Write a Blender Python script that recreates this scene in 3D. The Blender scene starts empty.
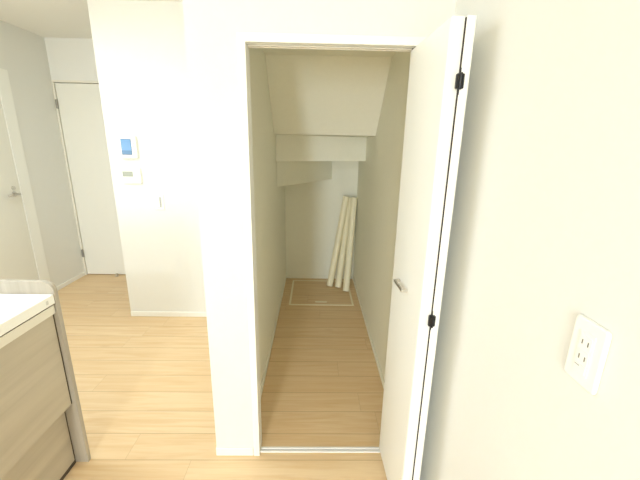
import bpy, bmesh, math
from mathutils import Vector, Matrix

sc = bpy.context.scene
C = sc.collection
H = 1.466                       # eye height

# ------------------------------------------------------------------ helpers
def lin(r, g, b):
    f = lambda c: (c/255/12.92) if c/255 <= .04045 else ((c/255+.055)/1.055)**2.4
    return (f(r), f(g), f(b), 1.0)

def box(bm, x0, x1, y0, y1, z0, z1, bev=0.0, seg=2):
    m = Matrix.Translation(((x0+x1)/2, (y0+y1)/2, (z0+z1)/2)) @ Matrix.Diagonal((abs(x1-x0), abs(y1-y0), abs(z1-z0), 1))
    r = bmesh.ops.create_cube(bm, size=1, matrix=m)
    if bev > 0:
        es = list({e for v in r['verts'] for e in v.link_edges})
        bmesh.ops.bevel(bm, geom=es, offset=bev, segments=seg, affect='EDGES', profile=.5)
    return bm

def prism(bm, pts, a0, a1, axis='Z', bev=0.0):
    """extrude a closed outline along an axis; pts are the two other coordinates in order"""
    def P(p, a):
        if axis == 'Z': return (p[0], p[1], a)
        if axis == 'Y': return (p[0], a, p[1])
        return (a, p[0], p[1])
    lo = [bm.verts.new(P(p, a0)) for p in pts]
    hi = [bm.verts.new(P(p, a1)) for p in pts]
    n = len(pts); fs = []
    fs.append(bm.faces.new(lo[::-1])); fs.append(bm.faces.new(hi))
    for i in range(n):
        j = (i+1) % n
        fs.append(bm.faces.new((lo[i], lo[j], hi[j], hi[i])))
    bmesh.ops.recalc_face_normals(bm, faces=fs)
    if bev > 0:
        es = list({e for f in fs for e in f.edges})
        bmesh.ops.bevel(bm, geom=es, offset=bev, segments=2, affect='EDGES', profile=.5)
    return bm

def cyl(bm, p0, p1, r, r2=None, seg=20, caps=True):
    p0, p1 = Vector(p0), Vector(p1); d = p1-p0
    q = Vector((0, 0, 1)).rotation_difference(d.normalized()).to_matrix().to_4x4()
    m = Matrix.Translation((p0+p1)/2) @ q
    bmesh.ops.create_cone(bm, cap_ends=caps, segments=seg, radius1=r, radius2=r if r2 is None else r2, depth=d.length, matrix=m)
    return bm

def rrect(cx, cy, w, h, r, n=6):
    pts = []
    for (sx, sy, a0) in ((1, 1, 0), (-1, 1, 90), (-1, -1, 180), (1, -1, 270)):
        ox, oy = cx+sx*(w/2-r), cy+sy*(h/2-r)
        for k in range(n+1):
            a = math.radians(a0+90*k/n)
            pts.append((ox+r*math.cos(a), oy+r*math.sin(a)))
    return pts

def obj(name, bm, mat, parent=None, smooth=False):
    me = bpy.data.meshes.new(name)
    bm.normal_update(); bm.to_mesh(me); bm.free()
    o = bpy.data.objects.new(name, me); C.objects.link(o)
    me.materials.append(mat)
    if smooth:
        for p in me.polygons: p.use_smooth = True
    if parent is not None:
        o.parent = parent
        pw = parent.matrix_basis
        o.matrix_parent_inverse = pw.inverted()
    return o

def thing(name, label, cat, loc=(0, 0, 0), group=None, kind=None):
    o = bpy.data.objects.new(name, None); C.objects.link(o)
    o.location = loc; o.empty_display_size = .05
    tag(o, label, cat, group, kind); return o

def tag(o, label=None, cat=None, group=None, kind=None):
    if label: o['label'] = label
    if cat: o['category'] = cat
    if group: o['group'] = group
    if kind: o['kind'] = kind
    return o

def struct(name, bm, mat, label=None, cat=None):
    return tag(obj(name, bm, mat), label, cat, None, 'structure')

N = bmesh.new

# ------------------------------------------------------------------ materials
def mat(name, color, rough=.5, metal=0.0, spec=.5):
    m = bpy.data.materials.new(name); m.use_nodes = True
    b = m.node_tree.nodes['Principled BSDF']
    b.inputs['Base Color'].default_value = color
    b.inputs['Roughness'].default_value = rough
    b.inputs['Metallic'].default_value = metal
    b.inputs['Specular IOR Level'].default_value = spec
    return m

def nd(t, kind, **kw):
    n = t.nodes.new(kind)
    for k, v in kw.items(): setattr(n, k, v)
    return n

def math_n(t, op, a, b=None, c=None):
    n = nd(t, 'ShaderNodeMath', operation=op)
    for i, v in enumerate((a, b, c)):
        if v is None: continue
        if isinstance(v, (int, float)): n.inputs[i].default_value = v
        else: t.links.new(v, n.inputs[i])
    return n.outputs[0]

def mixc(t, fac, a, b, mode='MIX'):
    n = nd(t, 'ShaderNodeMix', data_type='RGBA', blend_type=mode)
    for i, v in ((0, fac), (6, a), (7, b)):
        if hasattr(v, 'is_linked'): t.links.new(v, n.inputs[i])
        else: n.inputs[i].default_value = v
    return n.outputs[2]

def wallpaper(name, color, var=.012, bump=.12):
    m = mat(name, color, .85, 0, .2); t = m.node_tree; b = t.nodes['Principled BSDF']
    tc = nd(t, 'ShaderNodeTexCoord')
    mp = nd(t, 'ShaderNodeMapping'); mp.inputs['Scale'].default_value = (1, 1, .55)
    t.links.new(tc.outputs['Object'], mp.inputs['Vector'])
    n1 = nd(t, 'ShaderNodeTexNoise'); n1.inputs['Scale'].default_value = 170; n1.inputs['Detail'].default_value = 4
    n2 = nd(t, 'ShaderNodeTexNoise'); n2.inputs['Scale'].default_value = 42; n2.inputs['Detail'].default_value = 3
    for n in (n1, n2): t.links.new(mp.outputs[0], n.inputs['Vector'])
    s = math_n(t, 'ADD', math_n(t, 'MULTIPLY', n1.outputs['Fac'], .6), math_n(t, 'MULTIPLY', n2.outputs['Fac'], .4))
    c2 = tuple(max(0, c*(1-var*3)) for c in color[:3])+(1,)
    col = mixc(t, s, color, c2)
    t.links.new(col, b.inputs['Base Color'])
    bp = nd(t, 'ShaderNodeBump'); bp.inputs['Strength'].default_value = bump; bp.inputs['Distance'].default_value = .002
    t.links.new(s, bp.inputs['Height']); t.links.new(bp.outputs[0], b.inputs['Normal'])
    return m

def plank_floor(name, base, light, dark, w=.1563, y0=1.3145, length=1.82):
    """printed maple planks running along X, rows stacked along Y"""
    m = mat(name, base, .42, 0, .35); t = m.node_tree; b = t.nodes['Principled BSDF']
    tc = nd(t, 'ShaderNodeTexCoord'); sp = nd(t, 'ShaderNodeSeparateXYZ')
    t.links.new(tc.outputs['Object'], sp.inputs[0])
    X, Y = sp.outputs[0], sp.outputs[1]
    v = math_n(t, 'DIVIDE', math_n(t, 'SUBTRACT', Y, y0-20*w), w)
    row = math_n(t, 'FLOOR', v); fv = math_n(t, 'FRACT', v)
    wn = nd(t, 'ShaderNodeTexWhiteNoise', noise_dimensions='1D'); t.links.new(row, wn.inputs['W'])
    u = math_n(t, 'DIVIDE', math_n(t, 'ADD', X, math_n(t, 'ADD', 30, math_n(t, 'MULTIPLY', wn.outputs['Value'], length))), length)
    cell = math_n(t, 'FLOOR', u); fu = math_n(t, 'FRACT', u)
    cb = nd(t, 'ShaderNodeCombineXYZ'); t.links.new(row, cb.inputs[0]); t.links.new(cell, cb.inputs[1])
    wn2 = nd(t, 'ShaderNodeTexWhiteNoise', noise_dimensions='3D'); t.links.new(cb.outputs[0], wn2.inputs['Vector'])
    # grain: noise stretched along the plank, shifted per plank
    gx = math_n(t, 'MULTIPLY', X, 1.6); gy = math_n(t, 'MULTIPLY', Y, 22)
    gz = math_n(t, 'MULTIPLY', wn2.outputs['Value'], 40)
    gv = nd(t, 'ShaderNodeCombineXYZ')
    for s, i in ((gx, 0), (gy, 1), (gz, 2)): t.links.new(s, gv.inputs[i])
    g1 = nd(t, 'ShaderNodeTexNoise'); g1.inputs['Scale'].default_value = 1.3; g1.inputs['Detail'].default_value = 6; g1.inputs['Distortion'].default_value = .8
    t.links.new(gv.outputs[0], g1.inputs['Vector'])
    fx = math_n(t, 'MULTIPLY', X, 9); fy = math_n(t, 'MULTIPLY', Y, 150)
    fvv = nd(t, 'ShaderNodeCombineXYZ')
    for s, i in ((fx, 0), (fy, 1), (gz, 2)): t.links.new(s, fvv.inputs[i])
    g2 = nd(t, 'ShaderNodeTexNoise'); g2.inputs['Scale'].default_value = 1; g2.inputs['Detail'].default_value = 3
    t.links.new(fvv.outputs[0], g2.inputs['Vector'])
    # sparse small knots
    kv = nd(t, 'ShaderNodeCombineXYZ')
    for s, i in ((math_n(t, 'MULTIPLY', X, 2.2), 0), (math_n(t, 'MULTIPLY', Y, 5), 1), (gz, 2)): t.links.new(s, kv.inputs[i])
    vo = nd(t, 'ShaderNodeTexVoronoi'); vo.inputs['Scale'].default_value = 1.0; t.links.new(kv.outputs[0], vo.inputs['Vector'])
    knot = nd(t, 'ShaderNodeMapRange'); knot.inputs[1].default_value = .03; knot.inputs[2].default_value = .12
    knot.inputs[3].default_value = .28; knot.inputs[4].default_value = 0; t.links.new(vo.outputs['Distance'], knot.inputs[0])
    r1 = nd(t, 'ShaderNodeMapRange'); r1.inputs[1].default_value = .38; r1.inputs[2].default_value = .66; t.links.new(g1.outputs['Fac'], r1.inputs[0])
    col = mixc(t, r1.outputs[0], light, base)
    col = mixc(t, math_n(t, 'MULTIPLY', g2.outputs['Fac'], .28), col, dark)
    tone = nd(t, 'ShaderNodeMapRange'); tone.inputs[3].default_value = 0; tone.inputs[4].default_value = .38
    t.links.new(wn2.outputs['Value'], tone.inputs[0])
    col = mixc(t, tone.outputs[0], col, base)
    col = mixc(t, knot.outputs[0], col, dark)
    # joints
    e1 = math_n(t, 'MINIMUM', fv, math_n(t, 'SUBTRACT', 1, fv))
    e2 = math_n(t, 'MINIMUM', fu, math_n(t, 'SUBTRACT', 1, fu))
    j1 = math_n(t, 'LESS_THAN', e1, .0016/w); j2 = math_n(t, 'LESS_THAN', e2, .0011/length)
    joint = math_n(t, 'MAXIMUM', j1, j2)
    col = mixc(t, math_n(t, 'MULTIPLY', math_n(t, 'MAXIMUM', math_n(t, 'MULTIPLY', j1, .55), math_n(t, 'MULTIPLY', j2, .32)), 1.0), col, (dark[0]*.5, dark[1]*.45, dark[2]*.4, 1))
    t.links.new(col, b.inputs['Base Color'])
    return m

def laminate(name, c1, c2, along='Y', rough=.45):
    m = mat(name, c1, rough, 0, .35); t = m.node_tree; b = t.nodes['Principled BSDF']
    tc = nd(t, 'ShaderNodeTexCoord')
    mp = nd(t, 'ShaderNodeMapping')
    mp.inputs['Scale'].default_value = {'Y': (30, 1.5, 30), 'X': (1.5, 30, 30), 'Z': (40, 40, 1.4)}[along]
    t.links.new(tc.outputs['Object'], mp.inputs['Vector'])
    n1 = nd(t, 'ShaderNodeTexNoise'); n1.inputs['Scale'].default_value = .6; n1.inputs['Detail'].default_value = 5; n1.inputs['Distortion'].default_value = .6
    n2 = nd(t, 'ShaderNodeTexNoise'); n2.inputs['Scale'].default_value = 5; n2.inputs['Detail'].default_value = 3
    for n in (n1, n2): t.links.new(mp.outputs[0], n.inputs['Vector'])
    r = nd(t, 'ShaderNodeMapRange'); r.inputs[1].default_value = .35; r.inputs[2].default_value = .68; t.links.new(n1.outputs['Fac'], r.inputs[0])
    s = math_n(t, 'ADD', math_n(t, 'MULTIPLY', r.outputs[0], .7), math_n(t, 'MULTIPLY', n2.outputs['Fac'], .3))
    t.links.new(mixc(t, s, c1, c2), b.inputs['Base Color'])
    return m

WALL = (.77, .77, .73, 1)
M = {
    'wall': wallpaper('white_wallpaper', WALL),
    'closet': wallpaper('lightened_closet_wallpaper', (.915, .905, .795, 1), .03, .25),  # lighter and yellower than the room walls, standing in for light in the closet
    'ceiling': wallpaper('ceiling_paper', (.84, .83, .78, 1), .012, .1),
    'floor': plank_floor('maple_flooring', (.72, .515, .29, 1), (.81, .635, .405, 1), (.52, .315, .15, 1)),
    'trim': mat('white_trim', (.85, .85, .80, 1), .4),
    'beigetrim': mat('cream_trim', (.74, .71, .62, 1), .45),
    'door': mat('white_door_sheet', (.86, .86, .81, 1), .38),
    'halldoor': mat('offwhite_door_sheet', (.76, .75, .68, 1), .45),
    'plastic': mat('white_plastic', (.86, .86, .81, 1), .35),
    'slot': mat('socket_slot', (.16, .155, .13, 1), .6),
    'black': mat('black_metal', (.012, .012, .013, 1), .35, .3),
    'darksteel': mat('grey_hinge_steel', (.30, .29, .26, 1), .45, .6),
    'steel': mat('brushed_steel', (.62, .60, .56, 1), .3, 1.0),
    'alu': mat('white_aluminium', (.88, .88, .89, 1), .3, .1),
    'groove': mat('track_groove', (.66, .67, .71, 1), .5, .2),
    'gap': mat('cabinet_gap_shade', (.085, .065, .05, 1), .8),  # dark brown painted in for shade in cabinet gaps and toe kick
    'dark': mat('dark_gap', (.03, .022, .018, 1), .8),
    'wood_drawer': laminate('greyed_oak_drawer', (.53, .475, .375, 1), (.42, .37, .285, 1), 'Y'),
    'wood_panel': laminate('greyed_oak_panel', (.485, .45, .38, 1), (.36, .32, .265, 1), 'Z'),
    'wood_end': laminate('greyed_oak_end', (.485, .45, .38, 1), (.36, .32, .265, 1), 'X'),
    'worktop': mat('white_worktop', (.86, .86, .82, 1), .25),
    'grey': mat('grey_mark', (.35, .35, .33, 1), .5),
    'lightgrey': mat('pale_grey_mark', (.55, .55, .52, 1), .5),
    'lcd': mat('grey_lcd', (.36, .38, .31, 1), .25),
    'screenframe': mat('screen_frame', (.10, .13, .17, 1), .3),
    'hatch_strip': mat('pale_hatch_strip', (.92, .84, .64, 1), .4),
    'roll': mat('cream_sheet_roll', (.90, .84, .62, 1), .45),
    'glass': None,
}
# the lit colour display of the intercom: pale blue, a screen that gives light
def screen_mat():
    m = mat('intercom_display', (.08, .16, .26, 1), .2); t = m.node_tree; b = t.nodes['Principled BSDF']
    tc = nd(t, 'ShaderNodeTexCoord'); sp = nd(t, 'ShaderNodeSeparateXYZ'); t.links.new(tc.outputs['Generated'], sp.inputs[0])
    r = nd(t, 'ShaderNodeValToRGB'); t.links.new(sp.outputs[2], r.inputs[0])
    e = r.color_ramp.elements
    e[0].position = 0; e[0].color = lin(96, 128, 158)
    e[1].position = 1; e[1].color = lin(116, 172, 222)
    x = r.color_ramp.elements.new(.22); x.color = lin(92, 124, 156)
    x = r.color_ramp.elements.new(.3); x.color = lin(132, 186, 232)
    t.links.new(r.outputs[0], b.inputs['Emission Color']); b.inputs['Emission Strength'].default_value = .55
    return m
M['screen'] = screen_mat()
g = mat('window_glass', (1, 1, 1, 1), .0); g.node_tree.nodes['Principled BSDF'].inputs['Transmission Weight'].default_value = 1
M['glass'] = g

# ------------------------------------------------------------------ key numbers (metres; camera above the origin)
YF = 1.345                      # closet front wall
XR = .479                       # right room wall
XBL = -.4545                    # left face of the closet block
CL, CR, CB = -.306, .461, 3.659  # closet interior
JL, JR = -.246, .440            # clear opening between jambs
ZH = 1.808                       # underside of the head
YS, XS = 2.735, -1.575          # stub wall
XH, YH = -2.575, 3.688          # hallway left and end wall
ZC = 2.40
YB = -8.0                       # window wall behind the camera

# ------------------------------------------------------------------ shell
bm = N(); box(bm, XH-.15, XR+.15, YB-.15, YH+.15, -.10, 0); struct('floor', bm, M['floor'])
bm = N(); box(bm, XH-.15, XR+.15, YB-.15, YH+.15, ZC, ZC+.1); struct('ceiling', bm, M['ceiling'])

bm = N(); box(bm, XR, XR+.1, YB, YF+.072, 0, ZC); struct('wall_right', bm, M['wall'])
bm = N()                         # closet front: left pier, header over the opening, right return
prism(bm, [(XBL, 0), (JL-.029, 0), (JL-.029, ZH+.029), (JR+.027, ZH+.029), (JR+.027, 0), (XR, 0), (XR, ZC), (XBL, ZC)], YF, YF+.072, 'Y')
struct('wall_front', bm, M['wall'])
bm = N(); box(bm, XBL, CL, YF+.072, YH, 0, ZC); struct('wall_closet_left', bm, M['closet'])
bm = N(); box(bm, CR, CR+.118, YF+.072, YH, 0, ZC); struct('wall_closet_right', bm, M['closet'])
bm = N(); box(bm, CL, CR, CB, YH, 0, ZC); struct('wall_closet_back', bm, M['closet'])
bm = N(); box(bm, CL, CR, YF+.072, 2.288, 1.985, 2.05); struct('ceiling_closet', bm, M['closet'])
bm = N(); box(bm, XS, XBL, YS, YH, 0, ZC); struct('wall_stub', bm, M['wall'])

# hallway end wall with its door opening, hallway/kitchen left wall with its door opening
DX0, DX1, DZ = -2.557, -1.777, 2.010
bm = N(); box(bm, XH, XS, YH, YH+.1, DZ+.020, ZC); box(bm, DX1+.018, XS, YH, YH+.1, 0, DZ+.02); struct('wall_hall_end', bm, M['wall'])
LY0, LY1 = 2.19, 3.175            # outer edges of the left door's frame
bm = N(); prism(bm, [(YB, 0), (LY0, 0), (LY0, 2.02), (LY1, 2.02), (LY1, 0), (YH+.1, 0), (YH+.1, ZC), (YB, ZC)], XH-.1, XH, 'X')

bm.free(); bm = N(); KY0, KY1, KZ0, KZ1 = .05, 1.25, .95, 2.0
box(bm, XH-.1, XH, YB, KY0, 0, ZC); box(bm, XH-.1, XH, KY0, KY1, 0, KZ0); box(bm, XH-.1, XH, KY0, KY1, KZ1, ZC)
prism(bm, [(KY1, 0), (LY0, 0), (LY0, 2.02), (LY1, 2.02), (LY1, 0), (YH+.1, 0), (YH+.1, ZC), (KY1, ZC)], XH-.1, XH, 'X')
struct('wall_left', bm, M['wall'])

# window wall behind the camera with a tall sliding window
WX0, WX1, WZ = -1.95, -1.05, 2.02
bm = N(); prism(bm, [(XH, 0), (WX0, 0), (WX0, WZ), (WX1, WZ), (WX1, 0), (XR, 0), (XR, ZC), (XH, ZC)], YB-.1, YB, 'Y')
struct('wall_rear', bm, M['wall'])
w = thing('window_1', 'tall white framed sliding window in the rear wall', 'window', (WX0, YB, 0), None, 'structure')
bm = N()
box(bm, WX0, WX0+.04, YB-.09, YB-.02, 0, WZ); box(bm, WX1-.04, WX1, YB-.09, YB-.02, 0, WZ)
box(bm, WX0+.04, WX1-.04, YB-.09, YB-.02, WZ-.04, WZ); box(bm, WX0+.04, WX1-.04, YB-.09, YB-.02, 0, .04)
box(bm, (WX0+WX1)/2-.02, (WX0+WX1)/2+.02, YB-.085, YB-.03, .04, WZ-.04)
obj('window_frame', bm, M['trim'], w)
bm = N(); box(bm, WX0+.04, (WX0+WX1)/2-.02, YB-.075, YB-.07, .04, WZ-.04); obj('window_pane', bm, M['glass'], w)
bm = N(); box(bm, (WX0+WX1)/2+.02, WX1-.04, YB-.075, YB-.07, .04, WZ-.04); obj('window_pane', bm, M['glass'], w)

w = thing('added_window_2', 'added white framed window in the left wall, out of view', 'window', (XH, KY0, KZ0), None, 'structure')  # unseen window, added to bring light in from the left
bm = N(); x0, x1 = XH-.09, XH-.02
box(bm, x0, x1, KY0, KY0+.04, KZ0, KZ1); box(bm, x0, x1, KY1-.04, KY1, KZ0, KZ1)
box(bm, x0, x1, KY0+.04, KY1-.04, KZ1-.04, KZ1); box(bm, x0, x1, KY0+.04, KY1-.04, KZ0, KZ0+.04)
obj('window_frame', bm, M['trim'], w)
bm = N(); box(bm, XH-.06, XH-.055, KY0+.04, KY1-.04, KZ0+.04, KZ1-.04); obj('window_pane', bm, M['glass'], w)

# baseboards
def base(name, x0, x1, y0, y1, m='trim', z=.045):
    bm = N(); box(bm, x0, x1, y0, y1, 0, z, .002, 1); return struct(name, bm, M[m])
T = .008
base('baseboard_front', XBL-.002, JL-.031, YF-T, YF)
base('baseboard_stub', XS, XBL-.002, YS-T, YS)
base('baseboard_block', XBL-.002, XBL, YF, YS-T)
base('baseboard_right', XR-T, XR, YB, YF)
base('baseboard_hall', XH, XH+T, LY1+.002, YH-.006)
base('baseboard_left', XH, XH+T, YB, LY0-.002)
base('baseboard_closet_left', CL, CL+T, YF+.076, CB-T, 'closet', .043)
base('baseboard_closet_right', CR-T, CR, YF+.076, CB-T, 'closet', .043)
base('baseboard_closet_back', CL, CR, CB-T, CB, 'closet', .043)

# closet frame: jambs and head in one moulded lining; track in the head; sill track
bm = N(); prism(bm, [(JL-.029, 0), (JL, 0), (JL, ZH), (JR, ZH), (JR, 0), (JR+.027, 0), (JR+.027, ZH+.029), (JL-.029, ZH+.029)], YF-.008, YF+.074, 'Y', .0015)
struct('trim_1', bm, M['trim'], 'white frame lining around the closet opening', 'door frame')
bm = N()
box(bm, JL, JR, YF+.026, YF+.032, ZH-.004, ZH); box(bm, JL, JR, YF+.052, YF+.058, ZH-.004, ZH); box(bm, JL, JR, YF+.026, YF+.058, ZH-.001, ZH)
struct('trim_2', bm, M['beigetrim'], 'cream sliding rail under the head of the closet opening', 'track')
t = thing('trim_3', 'white metal floor track across the closet threshold', 'threshold', (.1, YF, 0), None, 'structure')
bm = N()
box(bm, JL, JR, YF+.010, YF+.021, 0, .006, .0015, 1)
box(bm, JL, JR, YF+.029, YF+.042, 0, .006, .0015, 1)
obj('track_rail', bm, M['alu'], t)
bm = N(); box(bm, JL, JR, YF+.019, YF+.031, 0, .003); obj('track_groove', bm, M['groove'], t)

# ------------------------------------------------------------------ hallway end door (door_1)
d = thing('door_1', 'plain off-white door at the far end of the hallway', 'door', (DX0, YH, 0), None, 'structure')
bm = N(); box(bm, DX0+.003, DX1-.003, YH+.006, YH+.040, .008, DZ-.005, .001, 1); obj('door_leaf', bm, M['halldoor'], d)
bm = N(); prism(bm, [(XH, 0), (DX0, 0), (DX0, DZ), (DX1, DZ), (DX1, 0), (DX1+.018, 0), (DX1+.018, DZ+.02), (XH, DZ+.02)], YH-.006, YH+.1, 'Y', .001); obj('door_frame', bm, M['beigetrim'], d)
bm = N(); box(bm, DX0, DX1, YH+.045, YH+.06, 0, DZ); obj('door_gap_shade', bm, M['dark'], d)  # dark sheet behind the leaf paints shade in its edge gaps
for z in (1.81, .258):
    bm = N(); cyl(bm, (DX0+.001, YH-.006, z-.045), (DX0+.001, YH-.006, z+.045), .0065, seg=12)
    box(bm, DX0-.014, DX0-.001, YH-.009, YH-.006, z-.042, z+.042)
    o = obj('hinge', bm, M['darksteel'], d); o['label'] = 'grey steel hinge'
# floor door stop near that door
o = thing('door_stop', 'tiny metal door stop on the floor below the hallway door', 'door stop', (-2.205, YH-.03, 0))
bm = N(); cyl(bm, (-2.205, YH-.03, 0), (-2.205, YH-.03, .006), .018); obj('base_plate', bm, M['steel'], o)
bm = N(); cyl(bm, (-2.205, YH-.03, .006), (-2.205, YH-.03, .034), .011, .009); obj('stop_post', bm, M['steel'], o)

# ------------------------------------------------------------------ left door (door_2)
d = thing('door_2', 'off-white door with a steel lever in the left hallway wall', 'door', (XH, LY1, 0), None, 'structure')
bm = N(); prism(bm, [(LY0, 0), (LY0+.025, 0), (LY0+.025, 1.985), (LY1-.118, 1.985), (LY1-.118, 0), (LY1, 0), (LY1, 2.02), (LY0, 2.02)], XH-.1, XH+.008, 'X', .0015)
obj('door_frame', bm, M['trim'], d)
bm = N(); box(bm, XH-.030, XH+.005, LY0+.028, LY1-.121, .008, 1.982, .001, 1); obj('door_leaf', bm, M['halldoor'], d)
hy, hz = 2.985, 1.012
bm = N(); cyl(bm, (XH+.005, hy, hz), (XH+.011, hy, hz), .024); o = obj('rosette', bm, M['steel'], d)
bm = N(); cyl(bm, (XH+.011, hy, hz), (XH+.048, hy, hz), .009); cyl(bm, (XH+.048, hy+.010, hz), (XH+.048, hy-.105, hz), .0085)
o = obj('lever_handle', bm, M['steel'], d, True); o['label'] = 'brushed steel lever'
bm = N(); cyl(bm, (XH+.005, hy, hz+.052), (XH+.015, hy, hz+.052), .017); obj('thumb_turn', bm, M['steel'], d)

# ------------------------------------------------------------------ bifold closet door, folded open (door_3)
d = thing('door_3', 'white bifold closet door folded open at the right of the opening', 'door', (.38, 1.18, 0), None, 'structure')
ZT, ZB = 1.797, .024
def leaf_outline(p_far, p_near, th, rn=.009):
    """plan outline of a leaf: outer face from p_far to p_near, thickness to the given side"""
    a, b_ = Vector(p_far), Vector(p_near); u = (b_-a).normalized(); n = Vector((-u.y, u.x))*th
    k = rn
    s = 1 if th > 0 else -1
    nn = Vector((-u.y, u.x))*s
    pts = [a, b_-u*k]
    for i in range(1, 5):
        an = math.pi/2*i/4
        pts.append(b_-u*k+nn*k + u*k*math.sin(an) - nn*k*math.cos(an))
    pts += [b_+n, a+n]
    return [(p.x, p.y) for p in pts]
# lead leaf (its room face looks left) and pivot leaf (its room face looks at the wall)
bm = N(); prism(bm, leaf_outline((.341, 1.362), (.354, 1.010), .0345, .011), ZB, ZT); lead = obj('lead_panel', bm, M['door'], d)
bm = N(); prism(bm, leaf_outline((.437, 1.362), (.4175, 1.003), -.0265, .008), ZB, ZT); obj('pivot_panel', bm, M['door'], d)
for z in (1.639, .921):
    bm = N()
    box(bm, .3790, .3890, .9960, 1.0075, z-.019, z+.019, .002, 1)
    box(bm, .3905, .4003, .9960, 1.0070, z-.019, z+.019, .002, 1)
    cyl(bm, (.3897, .9970, z-.021), (.3897, .9970, z+.021), .0045, seg=12)
    o = obj('hinge', bm, M['black'], d); o['label'] = 'black butterfly hinge'
    bm = N(); box(bm, .3880, .3915, 1.0030, 1.0060, z-.034, z+.034); obj('hinge_leaf', bm, M['black'], o)
bm = N(); box(bm, .3882, .3912, 1.0062, 1.0150, ZB+.004, ZT-.004); o = obj('leaf_gap_shade', bm, M['dark'], d); o['label'] = 'dark strip painting the shade in the gap between the two leaves'  # dark filler paints the shade between the folded leaves
# bow handle standing off the lead leaf
u = Vector((.354-.341, 1.010-1.362, 0)).normalized(); n = Vector((u.y, -u.x, 0))   # n looks left into the opening
n = Vector((-abs(n.x), n.y if n.x < 0 else -n.y, 0))
P0 = Vector((.341, 1.362, 0))
def hp(s, off, z): return P0+u*s+n*off+Vector((0, 0, z))
def obox(bm, s0, s1, o0, o1, z0, z1, bev=.0015):
    m = Matrix.Identity(4)
    vs = [bm.verts.new(hp(s, o_, z)) for z in (z0, z1) for (s, o_) in ((s0, o0), (s1, o0), (s1, o1), (s0, o1))]
    fs = [bm.faces.new([vs[i] for i in q]) for q in ((3, 2, 1, 0), (4, 5, 6, 7), (0, 1, 5, 4), (1, 2, 6, 5), (2, 3, 7, 6), (3, 0, 4, 7))]
    bmesh.ops.recalc_face_normals(bm, faces=fs)
    bmesh.ops.bevel(bm, geom=list({e for f in fs for e in f.edges}), offset=bev, segments=2, affect='EDGES')
bm = N(); HZ = .957
obox(bm, .100, .206, .017, .024, HZ-.006, HZ+.006)
obox(bm, .100, .109, 0, .018, HZ-.006, HZ+.006); obox(bm, .197, .206, 0, .018, HZ-.006, HZ+.006)
o = obj('handle', bm, M['steel'], d); o['label'] = 'brushed steel bow handle'
# guide pin in the head rail
bm = N(); cyl(bm, (.352, 1.379-.006, ZT-.002), (.352, 1.379-.006, ZH-.001), .006, seg=12); obj('guide_pin', bm, M['dark'], d)

# ------------------------------------------------------------------ underside of the stairs
SL, SR, SB = CL+.0008, CR-.0008, CB
s = thing('staircase', 'boxed white underside of a winding staircase stepping down inside the closet', 'staircase', (CL, CB, 1.124))
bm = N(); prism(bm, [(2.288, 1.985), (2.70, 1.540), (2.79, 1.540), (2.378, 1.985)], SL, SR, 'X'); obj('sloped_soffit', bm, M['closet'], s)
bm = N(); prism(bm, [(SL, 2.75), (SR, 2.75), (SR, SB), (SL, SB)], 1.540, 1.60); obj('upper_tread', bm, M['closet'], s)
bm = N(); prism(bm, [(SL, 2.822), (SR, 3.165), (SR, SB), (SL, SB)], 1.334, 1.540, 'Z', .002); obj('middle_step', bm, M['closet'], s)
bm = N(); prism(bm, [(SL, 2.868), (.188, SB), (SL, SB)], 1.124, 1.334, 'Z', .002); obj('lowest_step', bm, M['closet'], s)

# ------------------------------------------------------------------ underfloor hatch
h = thing('floor_hatch', 'square underfloor storage hatch with a pale frame at the back of the closet', 'floor hatch', (.09, 3.28, 0))
X0, X1, Y0, Y1 = -.222, .396, 2.975, 3.590; fw = .018
bm = N()
box(bm, X0, X1, Y0, Y0+fw, 0, .003); box(bm, X0, X1, Y1-fw, Y1, 0, .003)
box(bm, X0, X0+fw, Y0+fw, Y1-fw, 0, .003); box(bm, X1-fw, X1, Y0+fw, Y1-fw, 0, .003)
o = obj('hatch_frame', bm, M['hatch_strip'], h); o['label'] = 'pale cream hatch frame'
bm = N(); box(bm, X0+fw, X1-fw, Y0+fw, Y1-fw, 0, .002); obj('hatch_lid', bm, M['floor'], h)
bm = N(); prism(bm, rrect(.085, 3.045, .115, .022, .008), .002, .0045); o = obj('finger_pull', bm, M['hatch_strip'], h); o['label'] = 'small pale finger pull'

# ------------------------------------------------------------------ three rolls of sheet leaning in the corner
def roll_mesh(p0, p1, r):
    """a sheet rolled up: spiral cross-section swept along the axis, hollow at both ends"""
    p0, p1 = Vector(p0), Vector(p1); ax = (p1-p0); L = ax.length; ax.normalize()
    e1 = ax.orthogonal().normalized(); e2 = ax.cross(e1)
    bm = N(); turns, n = 3.0, 34
    tot = int(turns*n); ring = []
    for k in range(tot+1):
        a = 2*math.pi*k/n; rr = r*(1-.20*(1-k/tot))
        ring.append(e1*math.cos(a)*rr+e2*math.sin(a)*rr)
    th = .0016
    def put(base, sc_): return [bm.verts.new(base+v*sc_) for v in ring]
    ao, bo = put(p0, 1), put(p1, 1); ai, bi = put(p0, 1-th/r), put(p1, 1-th/r)
    for k in range(tot):
        bm.faces.new((ao[k], ao[k+1], bo[k+1], bo[k])); bm.faces.new((ai[k+1], ai[k], bi[k], bi[k+1]))
        bm.faces.new((ao[k+1], ao[k], ai[k], ai[k+1])); bm.faces.new((bo[k], bo[k+1], bi[k+1], bi[k]))
    bm.faces.new((ao[0], bo[0], bi[0], ai[0])); bm.faces.new((ao[-1], ai[-1], bi[-1], bo[-1]))
    return bm
rolls = [
    ((.184, 3.442, .006), (.338, 3.562, .955), 'cream roll of sheet flooring, leftmost of three leaning in the closet corner'),
    ((.272, 3.405, .006), (.388, 3.6205, .930), 'cream roll of sheet flooring, middle of the three leaning rolls, mostly behind its neighbours'),
    ((.348, 3.305, .006), (.421, 3.550, .945), 'cream roll of sheet flooring against the right closet wall, rightmost of three'),
]
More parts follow.
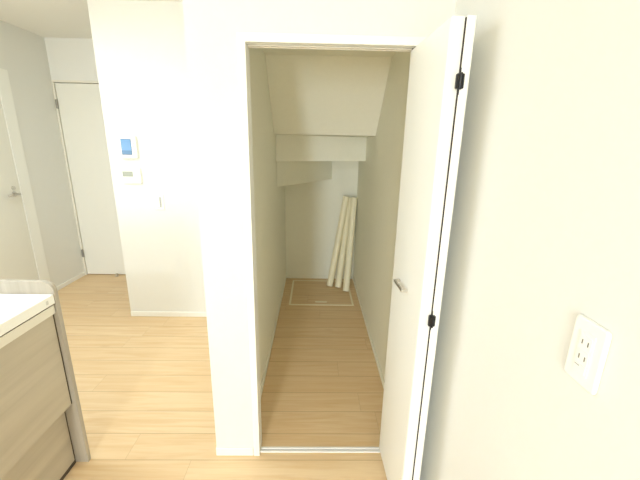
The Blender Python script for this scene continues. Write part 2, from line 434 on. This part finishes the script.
for a, b_, lab in rolls:
    o = obj('flooring_roll', roll_mesh(a, b_, .0345), M['roll']); tag(o, lab, 'roll', 'flooring rolls leaning in the closet')

# ------------------------------------------------------------------ kitchen base cabinet and worktop
YP = 1.303
k = thing('kitchen_cabinet', 'greyish wood kitchen base cabinet with two drawers and tall end panel', 'cabinet', (-1.1, 1.3, 0))
r_ = .045
pts = [(-1.70, 0), (-1.048, 0), (-1.048, .916-r_)]
for i in range(1, 9):
    a = math.radians(90*i/8); pts.append((-1.048-r_+r_*math.cos(a), .916-r_+r_*math.sin(a)))
pts += [(-1.70, .916)]
bm = N(); prism(bm, pts, YP, YP+.020, 'Y', .0012); o = obj('end_panel', bm, M['wood_panel'], k); o['label'] = 'pale grey-brown end panel rising above the worktop'
KY = -.10
bm = N(); box(bm, -1.70, -1.125, KY, YP-.001, .02, .82); box(bm, -1.15, -1.0585, KY, YP-.002, .8157, .8215); box(bm, -1.124, -1.068, KY, YP-.009, .7772, .7788); obj('carcass_and_gap_shade', bm, M['gap'], k)  # thin dark strips paint the shade lines under worktop and rail
bm = N(); box(bm, -1.125, -1.0565, KY, YP-.003, .779, .8155, .0008, 1); o = obj('top_rail', bm, M['beigetrim'], k); o['label'] = 'cream rail under the worktop'
bm = N(); box(bm, -1.085, -1.065, KY, YP-.0085, .333, .777, .0015, 2); obj('upper_drawer', bm, M['wood_drawer'], k)
bm = N(); box(bm, -1.124, -1.103, KY, YP-.0085, .022, .322, .001, 1); obj('lower_drawer', bm, M['wood_drawer'], k)
bm = N(); box(bm, -1.124, -1.067, YP-.008, YP-.0008, .333, .777); box(bm, -1.124, -1.1055, YP-.008, YP-.0008, .022, .333); box(bm, -1.124, -1.090, KY, YP-.009, .3225, .3325); obj('drawer_gap_shade', bm, M['gap'], k)  # dark filler strips paint the shade in the drawer gaps
bm = N(); box(bm, -1.16, -1.1045, KY, YP-.003, 0, .0215); obj('plinth', bm, M['gap'], k)
wt = thing('worktop', 'white kitchen worktop on the greyish wood cabinet', 'worktop', (-1.38, .6, .822))
bm = N(); box(bm, -1.70, -1.051, KY, YP-.001, .822, .863, .003, 2); obj('counter_slab', bm, M['worktop'], wt)
bm = N(); prism(bm, rrect(1.262, .842, .012, .016, .002), -1.0515, -1.0502, 'X'); o = obj('edge_mark', bm, M['lightgrey'], wt); o['label'] = 'small grey emblem on the front edge'

# ------------------------------------------------------------------ devices on the stub wall
def plate(x0, x1, z0, z1, y, t_, m, par, name, r=.006, bev=.002):
    bm = N(); prism(bm, rrect((x0+x1)/2, (z0+z1)/2, x1-x0, z1-z0, r), y-t_, y, 'Y', bev); return obj(name, bm, m, par)
i = thing('intercom', 'white video intercom with a blue screen on the bright wall left of the closet', 'intercom', (-1.41, YS, 1.42))
f = .030
plate(-1.472, -1.345, 1.343, 1.505, YS, f, M['plastic'], i, 'body')
o = plate(-1.456, -1.379, 1.367, 1.484, YS-f, .0015, M['screenframe'], i, 'screen_frame', .002, .0003)
o = plate(-1.4535, -1.3815, 1.371, 1.481, YS-f-.0015, .001, M['screen'], i, 'screen', .002, .0002); o['label'] = 'blue lit display'
for z in (1.475, 1.452, 1.429, 1.406, 1.383):
    plate(-1.368, -1.356, z-.006, z+.006, YS-f, .002, M['lightgrey'], i, 'button', .002, .0004)
c = thing('heating_controller', 'white wall controller with a small grey display under the intercom', 'wall controller', (-1.41, YS, 1.21))
f = .022
plate(-1.486, -1.342, 1.152, 1.268, YS, f, M['plastic'], c, 'body')
o = plate(-1.477, -1.398, 1.203, 1.243, YS-f, .0015, M['lcd'], c, 'display', .002, .0003); o['label'] = 'grey-green display'
for (x, z) in ((-1.468, 1.176), (-1.438, 1.170), (-1.408, 1.176), (-1.378, 1.236), (-1.378, 1.208), (-1.378, 1.180)):
    plate(x-.007, x+.007, z-.005, z+.005, YS-f, .0015, M['plastic'], c, 'button', .002, .0004)
l = thing('light_switch', 'white wall light switch right of the wall controller', 'light switch', (-1.225, YS, 1.0))
plate(-1.262, -1.192, .945, 1.065, YS, .007, M['plastic'], l, 'cover_plate', .005)
plate(-1.248, -1.206, .962, 1.048, YS-.007, .0012, M['lightgrey'], l, 'switch_frame', .003, .0003)
plate(-1.247, -1.222, .965, 1.045, YS-.007, .0045, M['plastic'], l, 'rocker', .002, .0008)
o = plate(-1.2205, -1.2145, .966, 1.044, YS-.0082, .0012, M['grey'], l, 'shadow_gap', .001, .0002); o.name = 'rocker_gap_shade'  # grey strip paints the shade beside the rocker

# ------------------------------------------------------------------ outlet on the right wall (plan: Y along the wall)
ou = thing('wall_outlet', 'white double wall outlet on the right wall', 'outlet', (XR, .512, 1.128))
def rplate(y0, y1, z0, z1, x, t_, m, name, r=.006, bev=.002, par=ou):
    bm = N(); prism(bm, rrect((y0+y1)/2, (z0+z1)/2, y1-y0, z1-z0, r), x-t_, x, 'X', bev); return obj(name, bm, m, par)
yc, zc = .5125, 1.1275
rplate(yc-.0355, yc+.0355, zc-.060, zc+.060, XR, .0085, M['plastic'], 'cover_plate', .008, .0035)
rplate(yc-.0165, yc+.0165, zc-.040, zc+.040, XR-.0085, .0012, M['plastic'], 'insert', .002, .0005)
xs = XR-.0097
for z in (zc+.020, zc-.008):
    bm = N()
    prism(bm, rrect(yc, z, .026, .024, .003), xs-.001, xs, 'X', .0003)
    so = obj('socket', bm, M['plastic'], ou)
    for dy in (-.0063, .0063):
        bm = N(); box(bm, xs-.0014, xs-.0009, yc+dy-.0011, yc+dy+.0011, z-.0042, z+.0042); obj('slot', bm, M['slot'], so)
e = rplate(yc-.0125, yc+.0125, zc-.037, zc-.022, xs, .0012, M['plastic'], 'earth_cover', .002, .0003)
bm = N(); box(bm, xs-.0016, xs-.0011, yc+.001, yc+.011, zc-.0255, zc-.0240); obj('earth_mark', bm, M['grey'], e)

# ------------------------------------------------------------------ ceiling lamps added out of view as fill light
cl = thing('added_ceiling_lamp', 'added flat white square ceiling lamp over the kitchen, out of view', 'ceiling lamp', (-1.70, 1.45, ZC))  # unseen lamp, added to brighten the stub wall and floor
bm = N(); box(bm, -1.98, -1.42, 1.17, 1.73, ZC-.07, ZC, .01, 2); obj('added_lamp_body', bm, M['plastic'], cl)

cl = thing('added_ceiling_lamp', 'added flat white square ceiling lamp in the living room, out of view', 'ceiling lamp', (-.80, -2.60, ZC))  # unseen lamp, added to throw light onto the closet floor
bm = N(); box(bm, -1.08, -.52, -2.88, -2.32, ZC-.07, ZC, .01, 2); obj('added_lamp_body', bm, M['plastic'], cl)

# ------------------------------------------------------------------ camera
R_ = Matrix(((1.0, -.0153, .0195), (.0142, -.267, -.964), (.0199, .9637, -.2666)))
f, pit, yaw, rol = 343.390118, .269652205, .0206460935, -.019321062
cp, sp_, cy, sy, cr, sr = math.cos(pit), math.sin(pit), math.cos(yaw), math.sin(yaw), math.cos(rol), math.sin(rol)
fwd = Vector((sy*cp, cy*cp, -sp_)); right = Vector((cy, -sy, 0)); down = fwd.cross(right)
r2 = cr*right+sr*down; d2 = -sr*right+cr*down
m3 = Matrix((r2, -d2, -fwd)).transposed()
cam = bpy.data.cameras.new('camera'); co = bpy.data.objects.new('camera', cam); C.objects.link(co)
co.matrix_world = Matrix.Translation((0, 0, H)) @ m3.to_4x4()
cam.sensor_fit = 'HORIZONTAL'; cam.sensor_width = 36; cam.lens = f/640*36; cam.clip_start = .02; cam.clip_end = 60
sc.camera = co

E_REAR, E_SIDE, E_KITCHEN_FILL, E_LIVING_FILL = 235, 11, 23, 102
# ------------------------------------------------------------------ light: daylight in the rear window, added fill from side window and two lamps
def area(name, loc, rot, sx, sy_, power, col):
    l = bpy.data.lights.new(name, 'AREA'); l.shape = 'RECTANGLE'; l.size = sx; l.size_y = sy_; l.energy = power; l.color = col
    o = bpy.data.objects.new(name, l); C.objects.link(o); o.location = loc; o.rotation_euler = rot; return o
area('daylight_rear_window', ((WX0+WX1)/2, YB+.01, 1.03), (math.radians(90), 0, 0), WX1-WX0-.08, WZ-.1, E_REAR, (.88, 1.0, 1.10))
area('added_side_window_fill', (XH+.01, (KY0+KY1)/2, (KZ0+KZ1)/2), (0, math.radians(-90), 0), KZ1-KZ0-.08, KY1-KY0-.08, E_SIDE, (.88, 1.0, 1.10))
area('added_kitchen_fill', (-1.70, 1.45, ZC-.075), (0, 0, 0), .5, .5, E_KITCHEN_FILL, (.90, 1.0, 1.08))
area('added_living_fill', (-.80, -2.60, ZC-.075), (0, 0, 0), .5, .5, E_LIVING_FILL, (.90, 1.0, 1.08))

wd = bpy.data.worlds.new('world'); sc.world = wd; wd.use_nodes = True
bg = wd.node_tree.nodes['Background']; bg.inputs[0].default_value = (.8, .88, 1, 1); bg.inputs[1].default_value = 1.0

sc.cycles.diffuse_bounces = 8; sc.cycles.max_bounces = 12
vs = sc.view_settings
sc.display_settings.display_device = 'sRGB'
vs.view_transform = 'Standard'; vs.look = 'None'; vs.gamma = 1; vs.use_curve_mapping = False
vs.exposure = -0.02
